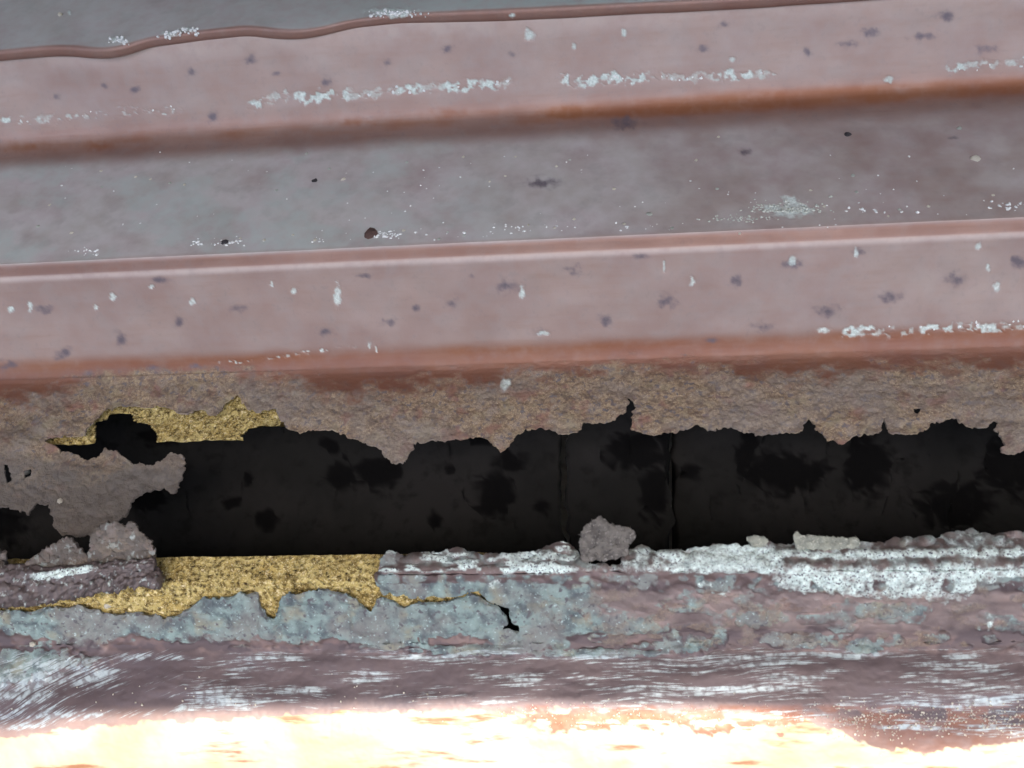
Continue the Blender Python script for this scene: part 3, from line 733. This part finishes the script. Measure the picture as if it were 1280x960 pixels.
# ------------------------------------------------------------------ loose pieces
dg = None
def hit(px, py, objs=None):
    global dg
    if dg is None:
        bpy.context.view_layer.update(); dg = bpy.context.evaluated_depsgraph_get()
    d = ray(px, py); d = d / np.linalg.norm(d)
    ok, loc, nrm, i, ob, m = sc.ray_cast(dg, Vector(CAM.tolist()), Vector(d.tolist()))
    return (np.array(loc), np.array(nrm)) if ok else (None, None)

def flake(name, poly, p, n, thick, mat, step=1.6, rough=0.0012, seed=0, masks=None, curl=None, parent=None, jit=6):
    P = np.array(poly, float)
    gx = np.arange(P[:, 0].min() - 6, P[:, 0].max() + 6, step); gy = np.arange(P[:, 1].min() - 6, P[:, 1].max() + 6, step)
    A, B = np.meshgrid(gx, gy, indexing='ij'); A = A.ravel(); B = B.ravel()
    f = poly_sd(A, B, poly) + (fbm(A / 4, B / 4, seed, 3) - 0.5) * jit
    n = np.array(n, float); n /= np.linalg.norm(n)
    W = on_plane(A, B, np.array(p, float), n)
    D, q, t = clip_grid(np.concatenate([W, A[:, None], B[:, None]], 1), f, len(gx), len(gy))
    A, B = D[:, 3], D[:, 4]
    sdv = poly_sd(A, B, poly)
    h = (fbm(A / 16, B / 13, seed + 1, 4) - 0.5) * 2.2 * rough + (fbm(A / 4, B / 4, seed + 2, 3) - 0.5) * rough - (1 - sstep(0, 3, sdv)) * thick * 0.15
    if curl is not None: h = h + curl(A, B)
    V = D[:, :3] + n * h[:, None]
    o = link(name, make_mesh(name, V, q, t, attrs=masks(A, B) if masks else None), mat, parent)
    md = o.modifiers.new('thickness', 'SOLIDIFY'); md.thickness = thick; md.offset = -1
    return o
tn_ = np.array([0, -math.sin(math.radians(TREAD)), math.cos(math.radians(TREAD))])
def t2(px, py, lift=0.0):
    return on_plane(np.array([px]), np.array([py]), np.array([0, c2[0], c2[1]]) + tn_ * lift, tn_)[0]

# grey crust chunk standing in the rim
o = flake('crust_chunk', [(729,699),(725,676),(731,659),(741,650),(751,647),(757,654),(766,659),(776,657),(791,664),(794,672),(785,680),(784,692),(772,697),(748,698)],
          t2(758, 700, 0.0012), [0.05, -0.60, 0.75], 0.0016, GREYCHUNK, 1.0, 0.0004, 211, jit=1)
tag(o, 'grey brown crust chunk standing up in the white crusted rim', 'crust chunk')

# peeled strip at the left: curled rim with two flakes standing behind
strip = empty('peeled_rim_strip', (0, 0, 0), 'peeled purple brown rim strip lying across the ochre board, flakes along it', 'metal strip')
def tube(name, path, rads, mat, seed, flat=0.65, parent=None, masks=None, amp=0.0008):
    path = np.array(path, float); m = len(path)
    s = np.linspace(0, 1, m); ss = np.linspace(0, 1, 260)
    P = np.stack([np.interp(ss, s, path[:, i]) for i in range(3)], -1)
    ker = np.ones(15) / 15
    for i in range(3):
        pad = np.pad(P[:, i], 7, mode='edge'); P[:, i] = np.convolve(pad, ker, 'valid')
    R = np.interp(ss, s, rads)
    nphi = 44
    ph = np.linspace(0, 2 * math.pi, nphi, endpoint=False)
    V = []
    e1 = np.array([0, -math.cos(math.radians(35)), -math.sin(math.radians(35))]); e2 = np.array([0, -math.sin(math.radians(35)), math.cos(math.radians(35))])
    for i in range(260):
        rr = R[i] + (fbm(np.abs(ph - math.pi) * 2.6 + 9, np.full(nphi, i / 7.0), seed, 4) - 0.5) * amp * 3
        V.append(P[i] + np.outer(np.cos(ph) * rr, e1) + np.outer(np.sin(ph) * rr * flat, e2))
    V = np.concatenate(V)
    i = np.arange(260 * nphi).reshape(260, nphi)
    j = np.roll(i, -1, 1)
    F = np.stack([i[:-1], i[1:], j[1:], j[:-1]], -1).reshape(-1, 4)
    n0 = len(V)
    V = np.concatenate([V, P[:1], P[-1:]])
    T = [(n0, int(i[0, k]), int(j[0, k])) for k in range(nphi)] + [(n0 + 1, int(j[-1, k]), int(i[-1, k])) for k in range(nphi)]
    px, py = project(V)
    return link(name, make_mesh(name, V, F, np.array(T), attrs=masks(px, py) if masks else None), mat, parent)
def strip_masks(px, py):
    n = len(px); n1 = fbm(px / 8, py / 6, 151, 4)
    wh = np.where(np.abs(py - curve([(0,722),(40,722),(100,713),(200,690)], px)) < 5, 0.75 * sstep(30, 45, px) * (1 - sstep(112, 120, px)), 0.0)
    return dict(dust=0.2 + ZERO(n), red=ZERO(n), spot=0.4 + 0.4 * n1, plum=0.9 + ZERO(n), rust=0.35 * n1, white=np.maximum(wh, 0.52 * sstep(0.45, 0.75, fbm(px / 3.5, py / 3.5, 155, 3))), green=0.25 * n1, streak=ZERO(n), tan=ZERO(n), wear=ZERO(n), pitted=ZERO(n) + 1, dull=0.25 + 0.4 * n1)
lift = 0.0035
pth = [t2(-260, 728, lift), t2(-120, 726, lift), t2(0, 722, lift), t2(60, 722, lift), t2(110, 716, lift + 0.0005), t2(150, 710, lift + 0.001), t2(196, 705, lift + 0.0012)]
o = tube('rolled_rim', pth, [0.0032, 0.0032, 0.0034, 0.0030, 0.0026, 0.0020, 0.0016], MET, 161, 0.8, strip, strip_masks)
pth = [t2(-260, 748, 0.001), t2(-100, 746, 0.001), t2(0, 742, 0.0012), t2(60, 738, 0.0015), t2(120, 730, 0.002), t2(160, 724, 0.002), t2(203, 723, 0.0022)]
o = tube('folded_edge', pth, [0.0036, 0.0036, 0.0038, 0.0036, 0.0028, 0.0022, 0.0026], MET, 162, 0.8, strip, strip_masks, 0.0013)
def flake_masks(A, B):
    n = len(A); n1 = fbm(A / 14, B / 12, 171, 4)
    return dict(dust=0.4 + ZERO(n), red=ZERO(n), spot=0.2 + 0.6 * sstep(0.5, 0.6, n1), rust=0.62 + 0.8 * (n1 - 0.5), white=0.42 * sstep(0.6, 0.75, fbm(A / 6, B / 6, 173, 3)), green=0.5 * (1 - n1), streak=ZERO(n), tan=ZERO(n), dull=0.75 + 0.4 * sstep(0.45, 0.62, fbm(A / 9, B / 9, 175, 3)))
o = flake('flake', [(112,704),(113,688),(116,672),(121,662),(128,656),(140,653),(152,656),(158,660),(164,652),(171,653),(174,664),(182,671),(191,677),(195,690),(193,702),(170,710)], t2(150, 706, 0.0035), [0.0, -0.5, 0.85], 0.0010, MET, 1.4, 0.0006, 221, flake_masks, None, strip)
o = flake('flake', [(22,716),(36,704),(50,692),(60,684),(76,676),(88,672),(96,677),(102,688),(112,694),(112,710),(70,722)], t2(70, 714, 0.0035), [0.05, -0.42, 0.88], 0.0010, MET, 1.4, 0.0006, 225, flake_masks, None, strip)
o = flake('flake', [(-60,716),(-50,690),(-20,684),(2,686),(8,694),(12,712),(-10,722)], t2(0, 714, 0.0035), [0.05, -0.42, 0.88], 0.002, MET, 1.6, 0.0014, 228, flake_masks, None, strip)

FLK = simple_material('sage_grey_flake', (0.22, 0.235, 0.20), (0.33, 0.345, 0.28), (0.45, 0.46, 0.38), 500)
# flakes standing on the right rim
for poly, lb in (([(991,672),(994,667),(1000,671),(1046,673),(1072,674),(1074,684),(1040,688),(995,686)], 'thin sage grey flake lying lengthwise on the white crusted rim'),
                 ([(934,673),(940,671),(956,672),(960,678),(955,684),(938,684)], 'tiny sage grey flake at the end of the white lime patch')):
    pc_ = np.mean(np.array(poly), 0)
    o = flake('metal_flake', poly, t2(pc_[0], pc_[1] + 6, 0.0012), [0, -0.35, 0.9], 0.0012, FLK, 1.2, 0.0003, 240, jit=3)
    tag(o, lb, 'flake', None)

# small stones and grit
def stone_mesh(name, seed, detail=2):
    import bmesh
    bm = bmesh.new(); bmesh.ops.create_icosphere(bm, subdivisions=detail, radius=1.0)
    r_ = random.Random(seed)
    ax = [r_.uniform(-9, 9) for _ in range(3)]
    planes = []
    for _ in range(7):
        v = Vector((r_.gauss(0, 1), r_.gauss(0, 1), r_.gauss(0, 1))).normalized(); planes.append((v, r_.uniform(0.62, 0.9)))
    for v in bm.verts:
        p = v.co.copy()
        for nrm, dd in planes:
            e = p.dot(nrm) - dd
            if e > 0: p -= nrm * e
        v.co = p * (1 + 0.10 * r_.uniform(-1, 1))
    me = bpy.data.meshes.new(name); bm.to_mesh(me); bm.free()
    return me
GM = {}
def grain(name, px, py, rpx, mat, label, cat='grit', group=None, kind=0, sq=(1, 1, 0.8)):
    loc, nrm = hit(px, py)
    if loc is None: return None
    key = (mat.name, kind)
    if key not in GM:
        GM[key] = stone_mesh(name, hash(key) % 1000 if False else 17 * kind + len(mat.name), 2 if rpx > 4 else 1); GM[key].materials.append(mat)
    o = bpy.data.objects.new(name, GM[key]); C.objects.link(o)
    dist = np.linalg.norm(loc - CAM); s = rpx * dist / FOC
    o.scale = (s * sq[0], s * sq[1], s * sq[2])
    q = Vector(nrm.tolist()).to_track_quat('Z', 'Y').to_euler(); o.rotation_euler = q
    o.location = (loc + nrm * s * sq[2] * 0.42).tolist()
    tag(o, label, cat, group)
    return o
# (all positions are found on the finished surfaces before any grain is placed)
BIG = [('pebble', 464, 292, 11, BROWNGRIT, 'reddish brown pebble in pale crumbs on the grey ledge', 1, (0.9, 1, 0.9)),
       ('pebble', 1219, 199, 7, CREAMGRIT, 'cream white pebble alone on the grey ledge below the orange crease', 2, (0.9, 1, 0.8)),
       ('pebble', 1060, 168, 6, DARKGRIT, 'dark brown pebble just below the orange crease', 3, (0.8, 1, 0.8)),
       ('pebble', 393, 226, 5, DARKGRIT, 'black pebble on the greenish grey part of the ledge', 4, (0.8, 1, 0.8)),
       ('pebble', 281, 303, 5.5, DARKGRIT, 'black crumb with pale flecks beside it near the bead', 5, (1, 1, 0.8)),
       ('pebble', 429, 224, 4, CREAMGRIT, 'cream grain beside the black pebble on the grey ledge', 6, (1, 1, 0.8)),
       ('pebble', 1199, 160, 4.2, SAGE, 'small grey white pebble close under the orange crease', 7, (1, 0.8, 0.8)),
       ('pebble', 1066, 219, 4, SAGE, 'small grey grain in the middle of the ledge below the dark brown pebble', 8, (0.8, 1, 0.8)),
       ('pebble', 812, 267, 4.6, SAGE, 'pale grey grain near the bead between two crumb trails', 9, (1, 1, 0.8)),
       ('pebble', 76, 389 if False else 19, 3, CREAMGRIT, 'white grain alone on the lapped sheet above the wavy lip', 10, (1, 1, 0.8)),
       ('pebble', 134, 758, 4.5, CREAMGRIT, 'cream grain on the ochre board below the peeled strip', 11, (1, 0.8, 0.8)),
       ('pebble', 76, 627, 4, CREAMGRIT, 'white grain on the drooping rusted tongue', 12, (1, 0.9, 0.8)),
       ('pebble', 42, 805, 4, CREAMGRIT, 'white grain at the foot of the verdigris face', 13, (1, 0.9, 0.8)),
       ('pebble', 33, 591, 4.5, CREAMGRIT, 'pale flat grain in a pit of the rusted ledge', 14, (1, 0.7, 0.6))]
SMALL = [(48,283),(62,256),(126,214),(127,234),(170,221),(188,224),(212,229),(230,231),(90,291),(383,192),(366,294),(393,300),(412,211),(579,196),(644,196),(508,203),(632,220),
         (612,227),(712,200),(695,208),(505,288),(580,294),(693,285),(717,274),(897,236),(898,171),(1013,238),(1070,240),(1242,244),(1110,270),(1124,262),(1160,258),(925,292),(840,285),(780,280),
         (660,281),(560,290),(330,300),(300,298),(548,299),(768,236),(870,200),(345,238),(1030,258)]
pre = [(b, hit(b[1], b[2])) for b in BIG]
hits = {}
for b in BIG: hits[(b[1], b[2])] = hit(b[1], b[2])
for s_ in SMALL: hits[s_] = hit(*s_)
# crumb trails (uncountable): positions first
def crumbs(name, lst, label, mat):
    base_v = []; base_f = []
    import bmesh
    bm = bmesh.new(); bmesh.ops.create_icosphere(bm, subdivisions=1, radius=1.0)
    bv = np.array([v.co[:] for v in bm.verts]); bf = np.array([[v.index for v in f.verts] for f in bm.faces]); bm.free()
    VV = []; FF = []; k = 0
    for (px, py, rp) in lst:
        loc, nrm = hit(px, py)
        if loc is None or np.linalg.norm(loc - CAM) > 0.5: continue
        s = 1.3 * rp * np.linalg.norm(loc - CAM) / FOC
        v = bv * (1 + rng.uniform(-0.35, 0.35, (len(bv), 1))) * rng.uniform(0.6, 1.2, 3)
        VV.append(v * s + loc + nrm * s * 0.35); FF.append(bf + k); k += len(bv)
    if not VV: return
    me = make_mesh(name, np.concatenate(VV), np.zeros((0, 4), int), np.concatenate(FF), smooth=False)
    o = link(name, me, mat); o['kind'] = 'stuff'; tag(o, label, 'crumbs')
    return o
g_ = lambda s: random.gauss(0, s)
trail = []
for x in range(0, 140): trail.append((985 + g_(22), 265 - abs(g_(7)) * max(0.2, 1 - abs(g_(1)) * .3), random.uniform(0.8, 2.2)))
for x in range(0, 60): trail.append((925 + g_(22), 273 + g_(2), random.uniform(0.7, 1.6)))
t1 = list(trail)
t2_ = []
for cx, cy, sx, n_ in ((482, 293, 9, 40), (285, 302, 12, 26), (247, 303, 5, 18), (108, 314, 10, 16), (560, 292, 60, 14), (1095, 264, 26, 16), (1262, 258, 16, 26), (820, 282, 40, 10), (690, 284, 25, 8), (640, 285, 14, 10), (390, 300, 30, 8)):
    for _ in range(n_): t2_.append((cx + g_(sx), cy - 0.03 * 0 + g_(2.6), random.uniform(0.7, 2.0)))
for _ in range(90): t2_.append((random.uniform(-60, 1340), random.uniform(190, 290), random.uniform(0.5, 1.3)))
t3_ = []
for cx, cy, sx, n_ in ((150, 52, 6, 22), (213, 44, 8, 20), (237, 38, 6, 20), (490, 17, 20, 50)):
    for _ in range(n_): t3_.append((cx + g_(sx), cy + g_(2.2), random.uniform(0.7, 1.8)))
t4_ = []
def along(pts, x0, x1, n_, sy, r0, r1, dst):
    for _ in range(n_):
        x = random.uniform(x0, x1)
        if vn(np.array([x / 11.0]), np.array([0.5]), 77)[0] < 0.38: continue
        dst.append((x, float(curve(pts, x)) + g_(sy), random.uniform(r0, r1)))
along([(0,152),(225,136)], -40, 226, 10, 3, .6, 1.8, t4_)
along([(340,124),(640,104)], 340, 640, 20, 3, .6, 2.0, t4_)
along([(700,101),(970,92)], 700, 972, 20, 3, .6, 2.0, t4_)
along([(1190,85),(1300,78)], 1190, 1330, 9, 3, .6, 2.2, t4_)
along([(1060,412),(1280,406)], 1060, 1340, 16, 3, .6, 2.0, t4_)
t5_ = []
along([(470,705),(960,697)], 474, 850, 260, 6, .5, 1.3, t5_)
along([(960,715),(1300,705)], 960, 1340, 330, 14, .5, 1.3, t5_)
t6_ = []
for _ in range(420): t6_.append((random.uniform(620, 1300), 893 + g_(9) + 0.0, random.uniform(0.3, 0.95)))  # pale specks imitate bumps catching the sun along the shadow edge
for _ in range(320): t6_.append((random.uniform(1040, 1300), 905 + g_(12), random.uniform(0.3, 1.0)))
for _ in range(40): t6_.append((random.uniform(0, 620), 868 + g_(14), random.uniform(0.4, 1.0)))
crumbs('lichen_patch', t1, 'small pale grey lichen mound heaped against the bead of the ledge', SAGE)
crumbs('lime_crumbs', t2_, 'white lime crumbs scattered over the grey ledge', CRUMB)
crumbs('lime_crumbs', t3_, 'white lime crumbs along the wavy lip of the lapped sheet', CRUMB)
crumbs('lime_crumbs', t4_, 'white lime crumbs in broken lines just above the creases', CRUMB)
crumbs('lime_crumbs', t6_, 'tiny pale specks standing in for sunlit bumps along the edge of the base moulding', CREAMGRIT)
def hit(px, py): return hits.get((px, py), (None, None))
for nm, x, y, rp, mt, lb, kd, sq in BIG: grain(nm, x, y, rp, mt, lb, 'pebble', None, kd, sq)
for i, (x, y) in enumerate(SMALL):
    grain('grit_grain', x, y, random.uniform(2.0, 3.4), CREAMGRIT if i % 3 else SAGE, 'tiny pale grit grain scattered on the grey ledge', 'grit', 'pale grit grains on the grey ledge', 20 + i % 4)
